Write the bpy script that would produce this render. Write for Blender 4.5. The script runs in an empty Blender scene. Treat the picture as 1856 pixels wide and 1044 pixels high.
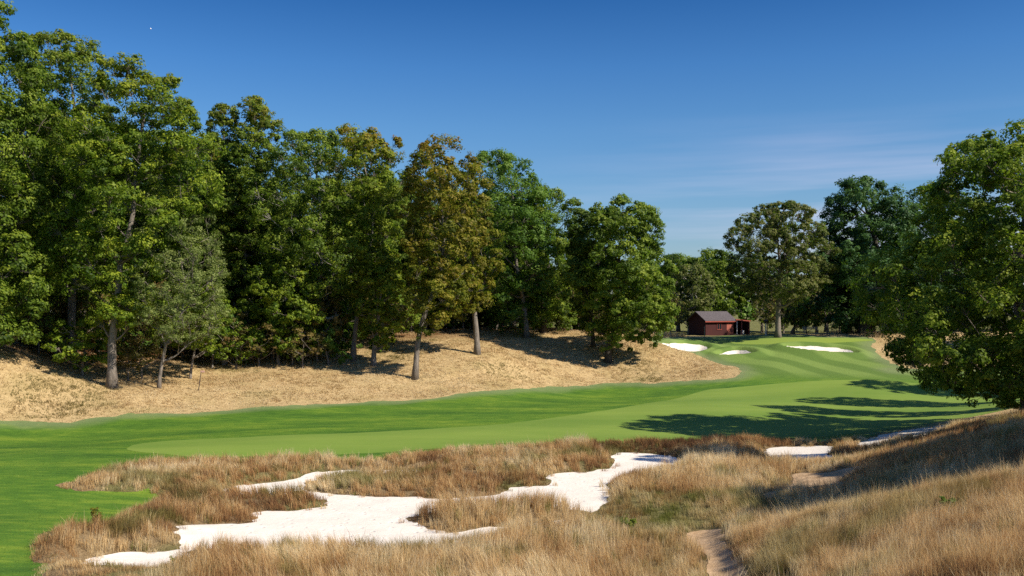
import bpy, math, numpy as np
from mathutils import Vector

C = bpy.context.scene.collection
F, CX, HY, CAMZ = 1700.0, 928.0, 562.0, 8.0      # focal length in px of the photograph, horizon row, eye height
SUN_AZ, SUN_EL = 28.0, 40.5
rng = np.random.default_rng(7)

# ------------------------------------------------------------------ small numpy tools
def hash2(ix, iy, seed):
    h = (ix.astype(np.int64) * 374761393 + iy.astype(np.int64) * 668265263 + seed * 1274126177) & 0xFFFFFFFF
    h = ((h ^ (h >> 13)) * 1274126177) & 0xFFFFFFFF
    return ((h ^ (h >> 16)) & 0xFFFF) / 65535.0
def vnoise(x, y, s=1.0, seed=0):
    x = np.asarray(x, float) / s; y = np.asarray(y, float) / s
    ix = np.floor(x); iy = np.floor(y); fx = x - ix; fy = y - iy
    fx = fx * fx * (3 - 2 * fx); fy = fy * fy * (3 - 2 * fy)
    a = hash2(ix, iy, seed); b = hash2(ix + 1, iy, seed); c = hash2(ix, iy + 1, seed); d = hash2(ix + 1, iy + 1, seed)
    return (a * (1 - fx) + b * fx) * (1 - fy) + (c * (1 - fx) + d * fx) * fy
def fbm(x, y, s=1.0, seed=0, o=3):
    t = 0; w = 0; a = 1.0
    for k in range(o):
        t = t + a * vnoise(x, y, s / 2 ** k, seed + 17 * k); w += a; a *= .5
    return t / w
def sstep(a, b, x):
    t = np.clip((x - a) / (b - a), 0, 1); return t * t * (3 - 2 * t)

# ------------------------------------------------------------------ terrain height
def P(px, py, D): return ((px - CX) / F * D, D, CAMZ - (py - HY) / F * D)
cp = [P(*c) for c in [
 (0,762,68),(0,830,50.7),(0,900,41),(0,1044,28),(200,753,71),(200,850,47),(250,960,34.5),(400,745,74),(700,728,81),
 (500,800,57),(900,820,52.5),(1000,765,67),(1000,705,93),(1100,695,97),(1200,790,60),(1200,730,80),(1340,680,97),
 (1400,700,92),(1400,740,76),(1500,660,101),(1600,700,90),(1640,660,100),(1700,740,76),(1800,720,84),(1500,800,57),
 (1700,772,64),(1400,660,101),(1400,635,108),(1400,615,115),(1400,607,135),(1280,612,128),(1560,613,114),(1560,640,107),
 (1650,640,106),(1650,615,114),(1000,595,170),(1400,595,200),(1800,600,150),
 (0,700,72),(0,650,76),(0,622,82),(100,665,80),(130,668,84),(203,700,78),(300,690,84),(300,660,92),(400,650,98),
 (500,640,99),(500,700,83),(640,655,97),(677,665,95),(755,688,90),(865,640,98),(800,600,115),(950,600,118),(1000,640,106),
 (1102,657,104),(1075,635,107),(1180,620,110),(1140,608,114),(1250,650,106),(1250,628,112),(1320,640,109),
 (300,940,38.5),(600,940,38.5),(600,870,47.5),(900,880,45.5),(1050,880,45),(1100,840,51),(740,860,48.5),(400,885,44.7),
 (240,1010,32),(1000,940,38),(300,860,48),(600,1010,32.5),(600,1044,29.5),(300,1044,28.5),
 (1000,1044,27.5),(1250,970,35),(1300,1044,26),(1200,900,42),(1200,850,49),(1400,820,52.5),(1450,830,50),
 (1480,880,41),(1340,958,34),(1400,962,30),(1600,934,26),(1856,896,23),(1500,1044,22),(1700,1044,18),(1856,1000,17.5),
 (1856,1044,15.5),(1856,880,29),(1700,910,30.5),(1600,920,33),(1856,835,34),(1700,862,35),(1530,862,42),(1570,848,42),(1700,806,43),(1856,758,43),
 (1575,800,53),(1620,792,56),(1710,772,64)]]
cp += [(-80,100,6),(-40,120,6.5),(0,140,5.5),(-60,140,7),(-100,70,6),(-60,80,6),(-52,76,5.6),(0,20,1.2),(-15,20,.6),(-30,30,.2),(0,8,4.5),
       (0,0,6.3),(-10,10,2.5),(10,5,5.6),(0,-12,7),(20,-5,6),(-25,0,4),(-30,50,0),(-60,40,1.5),(-60,60,2.5),
       (40,30,4.6),(30,20,4.9),(35,45,3.6),(45,70,2.2),(33,57,1.6),(60,85,3),(60,110,5),(70,60,4),(60,10,5),(100,100,6),
       (90,150,5.5),(-90,180,6),(0,200,4.5),(90,220,5),(-60,220,5.5),(-120,120,6),(-110,20,4)]
cp = np.array(cp, float)
def tps_k(r2): return 0.5 * r2 * np.log(r2 + 1e-9)
SC = 50.0
Pxy = cp[:, :2] / SC
n = len(cp)
K = tps_k(((Pxy[:, None] - Pxy[None]) ** 2).sum(-1)) + np.eye(n) * 2e-4
A = np.zeros((n + 3, n + 3)); A[:n, :n] = K; A[:n, n] = 1; A[:n, n + 1:] = Pxy; A[n, :n] = 1; A[n + 1:, :n] = Pxy.T
W = np.linalg.solve(A, np.concatenate([cp[:, 2], [0, 0, 0]]))
def height0(X, Y):
    sh = X.shape; q = np.stack([X.ravel(), Y.ravel()], 1) / SC
    out = np.empty(len(q))
    for i in range(0, len(q), 20000):
        b = q[i:i + 20000]
        k = tps_k(((b[:, None] - Pxy[None]) ** 2).sum(-1))
        out[i:i + 20000] = k @ W[:n] + W[n] + b @ W[n + 1:]
    z = out.reshape(sh)
    far = np.maximum(np.abs(X) / 110, np.abs(Y - 105) / 130)
    w = sstep(0.8, 1.1, far)
    return z * (1 - w) + 5.0 * w

def axis(segs):
    a = []
    for lo, hi, st in segs: a += list(np.arange(lo, hi, st))
    return np.array(a + [segs[-1][1]])
gx = axis([(-900,-300,100),(-300,-120,15),(-120,-60,2.),(-60,-36,.5),(-36,40,.3),(40,70,.8),(70,120,2.5),(120,300,15),(300,900,100)])
gy = axis([(-300,-20,40),(-20,10,1.5),(10,64,.25),(64,126,.36),(126,180,1.2),(180,300,6),(300,1500,100)])
GX, GY = np.meshgrid(gx, gy)
Z0 = height0(GX, GY)

def bil(Z, x, y):
    i = np.clip(np.searchsorted(gx, x) - 1, 0, len(gx) - 2); j = np.clip(np.searchsorted(gy, y) - 1, 0, len(gy) - 2)
    fx = (x - gx[i]) / (gx[i + 1] - gx[i]); fy = (y - gy[j]) / (gy[j + 1] - gy[j])
    return (Z[j, i] * (1 - fx) + Z[j, i + 1] * fx) * (1 - fy) + (Z[j + 1, i] * (1 - fx) + Z[j + 1, i + 1] * fx) * fy

def hit(px, py, dmin=10.0):
    """first ground point on the sight line of a pixel"""
    D = np.linspace(dmin, 260, 5001)
    x = (px - CX) / F * D; z = CAMZ - (py - HY) / F * D
    g = bil(Z0, x, D)
    k = np.argmax(g >= z)
    if g[k] < z[k]: k = len(D) - 1
    return np.array([x[k], D[k]])
def catmull(p, sub=4):
    p = np.asarray(p, float); out = []
    m = len(p)
    for i in range(m):
        a, b, c, d = p[i - 1], p[i], p[(i + 1) % m], p[(i + 2) % m]
        for t in np.arange(sub) / sub:
            out.append(.5 * ((2 * b) + (c - a) * t + (2 * a - 5 * b + 4 * c - d) * t * t + (3 * b - a - 3 * c + d) * t ** 3))
    return np.array(out)
def poly(px, sub=3, dmin=10.0): return catmull([hit(a, b, dmin) for a, b in px], sub)
def sdf(pl, X, Y, pad=6.0, big=9.0):
    """signed distance, negative inside; only worked out near the outline's box"""
    out = np.full(X.shape, big)
    lo = pl.min(0) - pad; hi = pl.max(0) + pad
    m = (X > lo[0]) & (X < hi[0]) & (Y > lo[1]) & (Y < hi[1])
    if not m.any(): return out
    x = X[m]; y = Y[m]
    d = np.full(x.shape, 1e9); ins = np.zeros(x.shape, bool)
    for i in range(len(pl)):
        ax, ay = pl[i - 1]; bx, by = pl[i]
        ex, ey = bx - ax, by - ay
        t = np.clip(((x - ax) * ex + (y - ay) * ey) / (ex * ex + ey * ey + 1e-12), 0, 1)
        d = np.minimum(d, (x - ax - t * ex) ** 2 + (y - ay - t * ey) ** 2)
        if ay != by:
            c = ((ay > y) != (by > y)) & (x < ex * (y - ay) / ey + ax)
            ins ^= c
    out[m] = np.where(ins, -np.sqrt(d), np.sqrt(d))
    return out

# ------------------------------------------------------------------ regions, read off the ground in the photograph
turf_px = [(0,763),(200,753),(400,745),(700,728),(860,712),(1000,703),(1100,696),(1250,690),(1325,684),
 (1345,672),(1300,657),(1240,640),(1195,628),(1185,617),(1240,611),(1330,608),(1460,608),(1560,611),(1585,617),(1578,630),(1600,650),(1640,672)]
turf_w = [(-75, 62)] + [tuple(hit(a, b)) for a, b in turf_px] + [(40,98),(52,92),(60,80),(46,72),(30,66.5)] + \
 [tuple(hit(a, b)) for a, b in [(1700,770),(1600,786),(1560,797),(1400,801),(1200,804),(1100,806),(1000,810),(950,814),(830,818),(740,828),
 (640,840),(560,836),(330,838),(240,842),(160,865),(100,880),(150,891),(280,896),(270,918),(215,938),(185,958),(100,965),(50,1000),(60,1044)]] + \
 [(-15,24),(-30,20),(-75,20)]
R_turf = catmull(turf_w, 3)
R_fair = catmull([hit(a, b) for a, b in [(232,812),(300,801),(640,785),(850,773),(1000,758),(1150,736),(1260,712),(1330,702),(1450,693),(1600,690)]] +
   [(44,88),(50,80),(40,70)] + [hit(a, b) for a, b in [(1700,766),(1500,790),(1200,797),(1000,803),(700,820),(400,829),(330,827),(250,819)]], 4)
R_green = poly([(1330,617),(1400,613),(1500,612.5),(1560,614),(1585,617.5),(1500,621.5),(1400,625),(1330,622)])
R_sandA = poly([(172,1006),(240,998),(325,995),(322,955),(390,951),(455,948),(462,930),(530,925),(583,921),(590,906),(500,903),(440,899),
 (400,896),(383,890),(430,882),(480,876),(540,866),(560,858),(650,853),(760,852),(762,857),(655,861),(566,872),(562,890),(600,897),(740,902),
 (850,903),(922,893),(928,885),(990,881),(992,861),(1060,856),(1100,850),(1108,832),(1120,822),(1190,823),(1222,830),(1240,840),(1205,856),(1150,866),
 (1104,874),(1102,910),(1064,942),(1010,954),(930,968),(850,986),(740,1000),(600,998),(400,996),(338,999),(326,1032),(165,1036)], 3)
R_isl = poly([(742,938),(800,928),(900,922),(1000,922),(1052,926),(1056,938),(1000,946),(900,956),(830,966),(785,961),(748,949)])
R_sandC = poly([(1385,815),(1430,810),(1500,809),(1505,820),(1490,838),(1410,842),(1390,830)])
R_sandD = poly([(1560,802),(1600,788),(1660,778),(1712,770),(1725,776),(1690,790),(1640,798),(1600,806),(1565,812)])
R_b1 = poly([(1199,624.5),(1235,624),(1272,627),(1283,633),(1268,640),(1240,640)], 4)
R_b2 = poly([(1300,645.5),(1325,637),(1345,636),(1366,642),(1345,646)], 4)
R_b3 = poly([(1422,632),(1440,629.5),(1490,630.5),(1530,634),(1552,643),(1520,643),(1460,638)], 4)
R_path = catmull([hit(a, b) for a, b in [(1300,963),(1262,967),(1240,975),(1250,990),(1278,1005),(1282,1044)]] + [(5.5,20),(5.9,14),(7.2,14),(6.7,20)] +
   [hit(a, b) for a, b in [(1358,1044),(1340,1010),(1312,985)]], 3)
R_path2 = catmull([hit(a, b) for a, b in [(1442,868),(1500,864),(1535,853),(1560,846),(1556,856),(1530,868),(1515,890),(1440,893),(1400,905),(1380,900),(1436,884)]], 3)

s_turf = sdf(R_turf, GX, GY); s_fair = sdf(R_fair, GX, GY); s_green = sdf(R_green, GX, GY)
s_isl = sdf(R_isl, GX, GY)
s_A = np.maximum(sdf(R_sandA, GX, GY), -s_isl); s_C = sdf(R_sandC, GX, GY); s_D = sdf(R_sandD, GX, GY)
s_b = np.minimum(np.minimum(sdf(R_b1, GX, GY), sdf(R_b2, GX, GY)), sdf(R_b3, GX, GY))
s_path = sdf(R_path, GX, GY); s_path2 = sdf(R_path2, GX, GY)
jit = (fbm(GX, GY, 1.1, 3) - .5)
s_near = np.minimum(np.minimum(s_A, s_C), s_D) + jit * .7 + (fbm(GX, GY, .55, 9, 2) - .5) * .45
s_turf_j = s_turf + (fbm(GX, GY, 2.4, 5, 4) - .5) * 1.5 + (fbm(GX, GY, .7, 6, 2) - .5) * .5
s_path_j = np.minimum(s_path, s_path2) + jit * .7

# relief: banks rise round the sand, rough ground is lumpy, far bunkers are scooped out
bank = sstep(0, 1.3, s_near) * sstep(9, 2, s_near) * (GY < 62) * (1 - sstep(14, 17, GX))
Z = Z0 + bank * (.10 + .34 * fbm(GX, GY, 3.2, 11)) * sstep(-.2, 1.0, s_turf)
Z += (fbm(GX, GY, 2.2, 21) - .5) * .28 * sstep(0.2, 2.5, s_turf) * (s_near > .2) * (s_path_j > .2)
Z += (fbm(GX, GY, 7, 23) - .5) * .5 * sstep(.5, 5, s_turf) * (GY > 60)
Z += (fbm(GX, GY, .9, 25) - .5) * .06 * (s_near < .6)
Z -= .75 * sstep(.1, -1.4, s_b)
Z += .42 * sstep(-.1, .5, s_b) * sstep(2.6, .5, s_b)
Z += (fbm(GX, GY, 11, 27) - .5) * .35 * sstep(0, -4, s_turf)
Z -= .14 * sstep(.2, -.5, s_path)

def ground_z(x, y): return bil(Z, np.asarray(x, float), np.asarray(y, float))

# ------------------------------------------------------------------ mesh helpers
def tag(o, label=None, cat=None, group=None, kind=None):
    if label: o['label'] = label
    if cat: o['category'] = cat
    if group: o['group'] = group
    if kind: o['kind'] = kind
    return o
def mesh(name, V, Fq=None, Ft=None, attrs=None, smooth=False):
    """V n*3; Fq quads, Ft triangles; attrs {name: per-vertex or per-face floats}"""
    me = bpy.data.meshes.new(name)
    V = np.asarray(V, np.float32)
    nq = 0 if Fq is None else len(Fq); nt = 0 if Ft is None else len(Ft)
    me.vertices.add(len(V)); me.vertices.foreach_set('co', V.ravel())
    loops = np.concatenate([np.asarray(f, np.int32).ravel() for f in (Fq, Ft) if f is not None and len(f)])
    tot = np.concatenate([np.full(nq, 4, np.int32), np.full(nt, 3, np.int32)])
    st = np.concatenate([[0], np.cumsum(tot)[:-1]]).astype(np.int32)
    me.loops.add(len(loops)); me.loops.foreach_set('vertex_index', loops)
    me.polygons.add(nq + nt); me.polygons.foreach_set('loop_start', st)
    me.polygons.foreach_set('use_smooth', np.full(nq + nt, smooth, bool))
    me.update(calc_edges=True)
    for k, a in (attrs or {}).items():
        dom = 'POINT' if len(a) == len(V) else 'FACE'
        at = me.attributes.new(k, 'FLOAT', dom); at.data.foreach_set('value', np.asarray(a, np.float32).ravel())
    return me
def obj(name, me, mat=None, parent=None, loc=None):
    o = bpy.data.objects.new(name, me); C.objects.link(o)
    if mat and me and not me.materials: me.materials.append(mat)
    if parent: o.parent = parent
    if loc is not None: o.location = loc
    return o
def empty(name, loc, rz=0.0):
    o = bpy.data.objects.new(name, None); C.objects.link(o); o.location = loc; o.rotation_euler.z = rz
    o.empty_display_size = .3
    return o
class MB:
    """collects boxes, tubes and prisms into one mesh"""
    def __init__(s): s.v = []; s.q = []; s.t = []; s.n = 0
    def add(s, V, Q=None, T=None):
        V = np.asarray(V, float); s.v.append(V)
        if Q is not None and len(Q): s.q.append(np.asarray(Q) + s.n)
        if T is not None and len(T): s.t.append(np.asarray(T) + s.n)
        s.n += len(V)
    def box(s, c, d, rz=0.0, taper=1.0):
        c = np.array(c, float); h = np.array(d, float) / 2
        V = np.array([[x, y, z] for z in (-1, 1) for y in (-1, 1) for x in (-1, 1)], float) * h
        V[4:, :2] *= taper
        ca, sa = math.cos(rz), math.sin(rz)
        V[:, :2] = V[:, :2] @ np.array([[ca, sa], [-sa, ca]])
        s.add(V + c, [[0,2,3,1],[4,5,7,6],[0,1,5,4],[2,6,7,3],[0,4,6,2],[1,3,7,5]])
    def hexa(s, p8):
        s.add(p8, [[0,2,3,1],[4,5,7,6],[0,1,5,4],[2,6,7,3],[0,4,6,2],[1,3,7,5]])
    def tube(s, pts, rad, k=8, cap=True):
        pts = np.asarray(pts, float); m = len(pts); rad = np.broadcast_to(np.asarray(rad, float), (m,))
        T = np.gradient(pts, axis=0); T /= np.linalg.norm(T, axis=1, keepdims=True) + 1e-9
        ref = np.array([0.31, 0.17, 1.0]) if abs(T[0, 2]) < .9 else np.array([1.0, .13, .1])
        U = np.cross(T, ref); U /= np.linalg.norm(U, axis=1, keepdims=True) + 1e-9
        Wv = np.cross(T, U)
        a = np.arange(k) * 2 * math.pi / k
        ring = (pts[:, None] + rad[:, None, None] * (np.cos(a)[None, :, None] * U[:, None] + np.sin(a)[None, :, None] * Wv[:, None])).reshape(-1, 3)
        i = np.arange(m - 1)[:, None] * k; j = np.arange(k)[None]; jn = (j + 1) % k
        Q = np.stack([i + j, i + jn, i + k + jn, i + k + j], -1).reshape(-1, 4)
        T3 = []
        if cap:
            ring = np.concatenate([ring, pts[:1], pts[-1:]]); b = m * k
            T3 = [[b, (x + 1) % k, x] for x in range(k)] + [[b + 1, (m - 1) * k + x, (m - 1) * k + (x + 1) % k] for x in range(k)]
        s.add(ring, Q, T3)
    def mesh(s, name, smooth=False):
        return mesh(name, np.concatenate(s.v), np.concatenate(s.q) if s.q else None, np.concatenate(s.t) if s.t else None, smooth=smooth)
    def build(s, name, mat, parent=None, smooth=False): return obj(name, s.mesh(name, smooth), mat, parent)

# ------------------------------------------------------------------ materials
class NT:
    def __init__(s, name):
        s.m = bpy.data.materials.new(name); s.m.use_nodes = True; s.t = s.m.node_tree; s.t.nodes.clear()
        s.out = s.N('ShaderNodeOutputMaterial')
    def N(s, ty, **kw):
        nd = s.t.nodes.new(ty)
        for k, v in kw.items(): setattr(nd, k, v)
        return nd
    def L(s, a, b): s.t.links.new(a, b)
    def val(s, x, sock):
        if hasattr(x, 'links') or isinstance(x, bpy.types.NodeSocket): s.L(x, sock)
        else: sock.default_value = x
    def math(s, op, a, b=0.0, clamp=False):
        nd = s.N('ShaderNodeMath', operation=op, use_clamp=clamp); s.val(a, nd.inputs[0]); s.val(b, nd.inputs[1]); return nd.outputs[0]
    def attr(s, name): return s.N('ShaderNodeAttribute', attribute_name=name).outputs['Fac']
    def noise(s, scale=1.0, det=3.0, rough=.55, vec=None, stretch=None, dist=0.0, rot=None):
        if vec is None: vec = s.N('ShaderNodeTexCoord').outputs['Object']
        if stretch or rot:
            mp = s.N('ShaderNodeMapping'); s.L(vec, mp.inputs['Vector'])
            if stretch: mp.inputs['Scale'].default_value = stretch
            if rot: mp.inputs['Rotation'].default_value = rot
            vec = mp.outputs[0]
        nd = s.N('ShaderNodeTexNoise'); s.L(vec, nd.inputs['Vector'])
        nd.inputs['Scale'].default_value = scale; nd.inputs['Detail'].default_value = det; nd.inputs['Roughness'].default_value = rough
        nd.inputs['Distortion'].default_value = dist
        return nd.outputs['Fac']
    def ramp(s, fac, stops, interp='LINEAR'):
        nd = s.N('ShaderNodeValToRGB'); nd.color_ramp.interpolation = interp; e = nd.color_ramp.elements
        while len(e) < len(stops): e.new(.5)
        for k, (p, c) in enumerate(stops):
            e[k].position = p; e[k].color = (*c, 1) if len(c) == 3 else c
        s.val(fac, nd.inputs[0]); return nd.outputs[0]
    def mix(s, fac, a, b, mode='MIX'):
        nd = s.N('ShaderNodeMix', data_type='RGBA', blend_type=mode, clamp_factor=True)
        s.val(fac, nd.inputs[0])
        for x, k in ((a, 6), (b, 7)):
            if isinstance(x, tuple): nd.inputs[k].default_value = (*x, 1)
            else: s.L(x, nd.inputs[k])
        return nd.outputs[2]
    def bump(s, h, strength=.5, dist=.05, nrm=None):
        nd = s.N('ShaderNodeBump'); nd.inputs['Strength'].default_value = strength; nd.inputs['Distance'].default_value = dist
        s.L(h, nd.inputs['Height'])
        if nrm: s.L(nrm, nd.inputs['Normal'])
        return nd.outputs[0]
    def bsdf(s, col, rough=.8, spec=.2, nrm=None, sheen=0.0):
        b = s.N('ShaderNodeBsdfPrincipled')
        if isinstance(col, tuple): b.inputs['Base Color'].default_value = (*col, 1)
        else: s.L(col, b.inputs['Base Color'])
        s.val(rough, b.inputs['Roughness']); b.inputs['Specular IOR Level'].default_value = spec
        if nrm: s.L(nrm, b.inputs['Normal'])
        return b.outputs[0]
    def done(s, sh): s.L(sh, s.out.inputs[0]); return s.m
M = {}
def leaf_mat(name, dark, mid, light, warm=(0.30, 0.13, 0.015), trans=.38):
    g = NT(name)
    col = g.ramp(g.attr('tint'), [(0.0, dark), (.5, mid), (1.0, light)])
    col = g.mix(g.attr('warm'), col, warm)
    b = g.bsdf(col, .55, .2)
    tr = g.N('ShaderNodeBsdfTranslucent')
    c2 = g.mix(.5, col, (0.22, 0.42, 0.02), 'MIX'); g.L(c2, tr.inputs[0])
    ms = g.N('ShaderNodeMixShader'); ms.inputs[0].default_value = trans; g.L(b, ms.inputs[1]); g.L(tr.outputs[0], ms.inputs[2])
    return g.done(ms.outputs[0])
M['oak'] = leaf_mat('oak_leaves', (.027,.052,.006), (.108,.165,.016), (.250,.300,.031))
M['oak2'] = leaf_mat('yellow_green_leaves', (.032,.064,.005), (.130,.190,.014), (.290,.335,.027))
M['bright'] = leaf_mat('bright_green_leaves', (.034,.080,.009), (.090,.170,.022), (.175,.265,.038))
M['blue'] = leaf_mat('bluish_green_leaves', (.016,.045,.014), (.040,.095,.026), (.085,.160,.042), trans=.28)
M['olive'] = leaf_mat('olive_leaves', (.045,.060,.014), (.105,.125,.028), (.195,.205,.060), (.24,.14,.04))
M['silver'] = leaf_mat('silvery_leaves', (.065,.085,.022), (.16,.20,.050), (.30,.33,.11))
M['rust'] = leaf_mat('turning_leaves', (.048,.062,.006), (.140,.145,.013), (.255,.230,.024), (.28,.115,.012))
M['deep'] = leaf_mat('deep_wood_leaves', (.022,.045,.007), (.075,.125,.016), (.165,.215,.032))
M['brush'] = leaf_mat('brush_leaves', (.070,.055,.022), (.130,.115,.035), (.200,.170,.050), (.27,.10,.03))
def bark(name, a, b):
    g = NT(name)
    n1 = g.noise(3.0, 4, .65, stretch=(2.2, 2.2, .35)); n2 = g.noise(9.0, 3, .6, stretch=(3, 3, .3))
    col = g.ramp(g.math('ADD', g.math('MULTIPLY', n1, .6), g.math('MULTIPLY', n2, .4)), [(.32, a), (.66, b)])
    return g.done(g.bsdf(col, .9, .1, g.bump(n2, .9, .08)))
M['bark'] = bark('grey_bark', (.075,.062,.052), (.30,.26,.22))
M['bark_pale'] = bark('pale_bark', (.16,.145,.125), (.52,.49,.44))
M['bark_dark'] = bark('dark_bark', (.03,.027,.025), (.11,.095,.08))

# ground: dry straw, leaf litter, soil
g = NT('dry_ground')
nA = g.noise(.35, 4); nB = g.noise(2.6, 5, .7, stretch=(1, 1.6, 1)); nC = g.noise(11, 3, .7)
straw = g.ramp(nB, [(.25, (.26,.18,.085)), (.5, (.46,.33,.165)), (.75, (.60,.455,.25))])
straw = g.mix(g.math('MULTIPLY', g.ramp(nA, [(.45, (0,0,0)), (.7, (1,1,1))]), .35), straw, (.23,.19,.065))
litter = g.ramp(nC, [(.3, (.06,.035,.018)), (.6, (.20,.095,.040)), (.8, (.32,.17,.08))])
col = g.mix(g.attr('litter'), straw, litter)
soil = g.ramp(nC, [(.3, (.12,.08,.04)), (.7, (.30,.215,.115))])
col = g.mix(g.attr('near'), col, soil)
col = g.mix(g.attr('green'), col, g.ramp(nC, [(.3, (.045,.06,.015)), (.7, (.14,.16,.045))]))
M['ground'] = g.done(g.bsdf(col, .95, .05, g.bump(nC, .8, .12)))
# mown rough turf
g = NT('rough_turf')
nA = g.noise(.20, 4, .6, stretch=(.45, 1.6, 1)); nB = g.noise(1.6, 4, .65, stretch=(.55, 1.7, 1)); nC = g.noise(14, 3, .7)
t = g.math('ADD', g.math('MULTIPLY', nA, .5), g.math('ADD', g.math('MULTIPLY', nB, .35), g.math('MULTIPLY', nC, .15)))
col = g.ramp(t, [(.36, (.030,.085,.011)), (.50, (.075,.155,.015)), (.64, (.170,.240,.024))])
tc = g.N('ShaderNodeTexCoord').outputs['Object']; sp = g.N('ShaderNodeSeparateXYZ'); g.L(tc, sp.inputs[0])
ph = g.math('ADD', g.math('MULTIPLY', sp.outputs[0], .9), g.math('MULTIPLY', sp.outputs[1], .54))
ph = g.math('ADD', ph, g.math('MULTIPLY', g.noise(.06, 2), 6.0))
wv = g.math('SINE', g.math('MULTIPLY', ph, 1.25))
st = g.math('MULTIPLY', g.ramp(g.math('ADD', g.math('MULTIPLY', wv, .5), .5), [(.3, (0,0,0)), (.7, (1,1,1))]), g.attr('stripe'))
upper = g.mix(st, (.090,.150,.030), (.165,.235,.055))
upper = g.mix(g.math('MULTIPLY', nB, .5), upper, (.12,.19,.035))
col = g.mix(g.attr('stripe'), col, upper)
col = g.mix(g.math('MULTIPLY', g.attr('edge'), .7), col, (.17,.20,.095))
M['turf'] = g.done(g.bsdf(col, .8, .15, g.bump(nC, .7, .06)))
g = NT('fairway_turf')
nA = g.noise(.25, 3, .6, stretch=(.4, 1.8, 1)); nC = g.noise(16, 2, .6)
sp = g.N('ShaderNodeSeparateXYZ'); g.L(g.N('ShaderNodeTexCoord').outputs['Object'], sp.inputs[0])
bandv = g.math('SINE', g.math('MULTIPLY', g.math('ADD', g.math('MULTIPLY', sp.outputs[0], -.30), sp.outputs[1]), .55))
t = g.math('ADD', g.math('MULTIPLY', nA, .5), g.math('ADD', g.math('MULTIPLY', nC, .12), g.math('MULTIPLY', bandv, .10)))
col = g.mix(g.math('MULTIPLY', g.noise(1.1, 4, .7), .35), g.ramp(t, [(.16, (.100,.185,.022)), (.48, (.165,.245,.036))]), (.22,.25,.07))
M['fair'] = g.done(g.bsdf(col, .75, .15, g.bump(nC, .35, .02)))
g = NT('green_turf'); nC = g.noise(9, 3)
M['green'] = g.done(g.bsdf(g.ramp(nC, [(.3, (.17,.25,.04)), (.7, (.23,.29,.05))]), .75, .15))
g = NT('bunker_sand')
nA = g.noise(.9, 4, .6); nB = g.noise(5, 4, .7); nC = g.noise(60, 2)
vo = g.N('ShaderNodeTexVoronoi'); vo.inputs['Scale'].default_value = 1.9; g.L(g.N('ShaderNodeTexCoord').outputs['Object'], vo.inputs['Vector'])
fp = g.math('MULTIPLY', g.ramp(vo.outputs['Distance'], [(.08, (0,0,0)), (.22, (1,1,1))]), 1.0)
rk = g.noise(7, 2, .5, stretch=(.35, 2.2, 1), dist=.6)
col = g.ramp(nA, [(.3, (.66,.60,.52)), (.7, (.76,.695,.61))])
col = g.mix(g.math('MULTIPLY', g.ramp(nB, [(.62, (0,0,0)), (.75, (1,1,1))]), .3), col, (.46,.37,.29))
M['sand'] = g.done(g.bsdf(col, .9, .08, g.bump(g.math('ADD', g.math('ADD', rk, g.math('MULTIPLY', fp, .8)), g.math('MULTIPLY', nB, .5)), .5, .08, g.bump(nC, .15, .006))))
g = NT('path_dirt')
nB = g.noise(2.2, 5, .7); nC = g.noise(25, 3, .7)
col = g.ramp(nB, [(.3, (.30,.195,.105)), (.7, (.52,.365,.22))])
M['path'] = g.done(g.bsdf(col, .95, .05, g.bump(nC, .6, .03, g.bump(nB, .5, .12))))
def grass_mat(name, stops):
    g = NT(name)
    base = g.ramp(g.attr('tint'), stops)
    base = g.mix(g.attr('greenness'), base, g.ramp(g.attr('tint'), [(0, (.05,.075,.012)), (1, (.19,.21,.035))]))
    col = g.mix(g.attr('tip'), g.mix(.45, base, (.16,.12,.045)), base)
    b = g.bsdf(col, .65, .2)
    tr = g.N('ShaderNodeBsdfTranslucent'); g.L(col, tr.inputs[0])
    ms = g.N('ShaderNodeMixShader'); ms.inputs[0].default_value = .42; g.L(b, ms.inputs[1]); g.L(tr.outputs[0], ms.inputs[2])
    return g.done(ms.outputs[0])
M['tall'] = grass_mat('tall_grass', [(0, (.15,.075,.042)), (.28, (.42,.215,.09)), (.5, (.62,.40,.175)), (.75, (.78,.58,.30)), (1, (.88,.74,.48))])
M['short'] = grass_mat('dry_rough', [(0, (.26,.17,.08)), (.35, (.50,.35,.17)), (.7, (.72,.54,.30)), (1, (.82,.68,.43))])
M['turfblade'] = grass_mat('turf_blades', [(0, (.05,.11,.010)), (.5, (.095,.18,.016)), (1, (.19,.25,.03))])
def plain(name, col, rough=.7, spec=.2, var=.25, scale=6.0):
    g = NT(name); nn = g.noise(scale, 4, .6)
    d = tuple(c * (1 - var) for c in col); l = tuple(min(1, c * (1 + var)) for c in col)
    return g.done(g.bsdf(g.ramp(nn, [(.3, d), (.7, l)]), rough, spec, g.bump(nn, .2, .02)))

# ------------------------------------------------------------------ ground sheet and its overlays
NY, NX = GX.shape
idx = np.arange(NY * NX).reshape(NY, NX)
quads = np.stack([idx[:-1, :-1], idx[:-1, 1:], idx[1:, 1:], idx[1:, :-1]], -1).reshape(-1, 4)
VV = np.stack([GX, GY, Z], -1).reshape(-1, 3)
# woodland floor: behind the front row of the left wood
wood_line = np.interp(GX, [-60,-45,-40,-34,-28,-20,-14,-8,-2,6,14,20,30,60], [76,80,84,92,100,104,106,108,118,119,117,122,150,150])
litter = sstep(-4, 3, GY - wood_line + (fbm(GX, GY, 4, 31) - .5) * 7) * (GX < 32)

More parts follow.
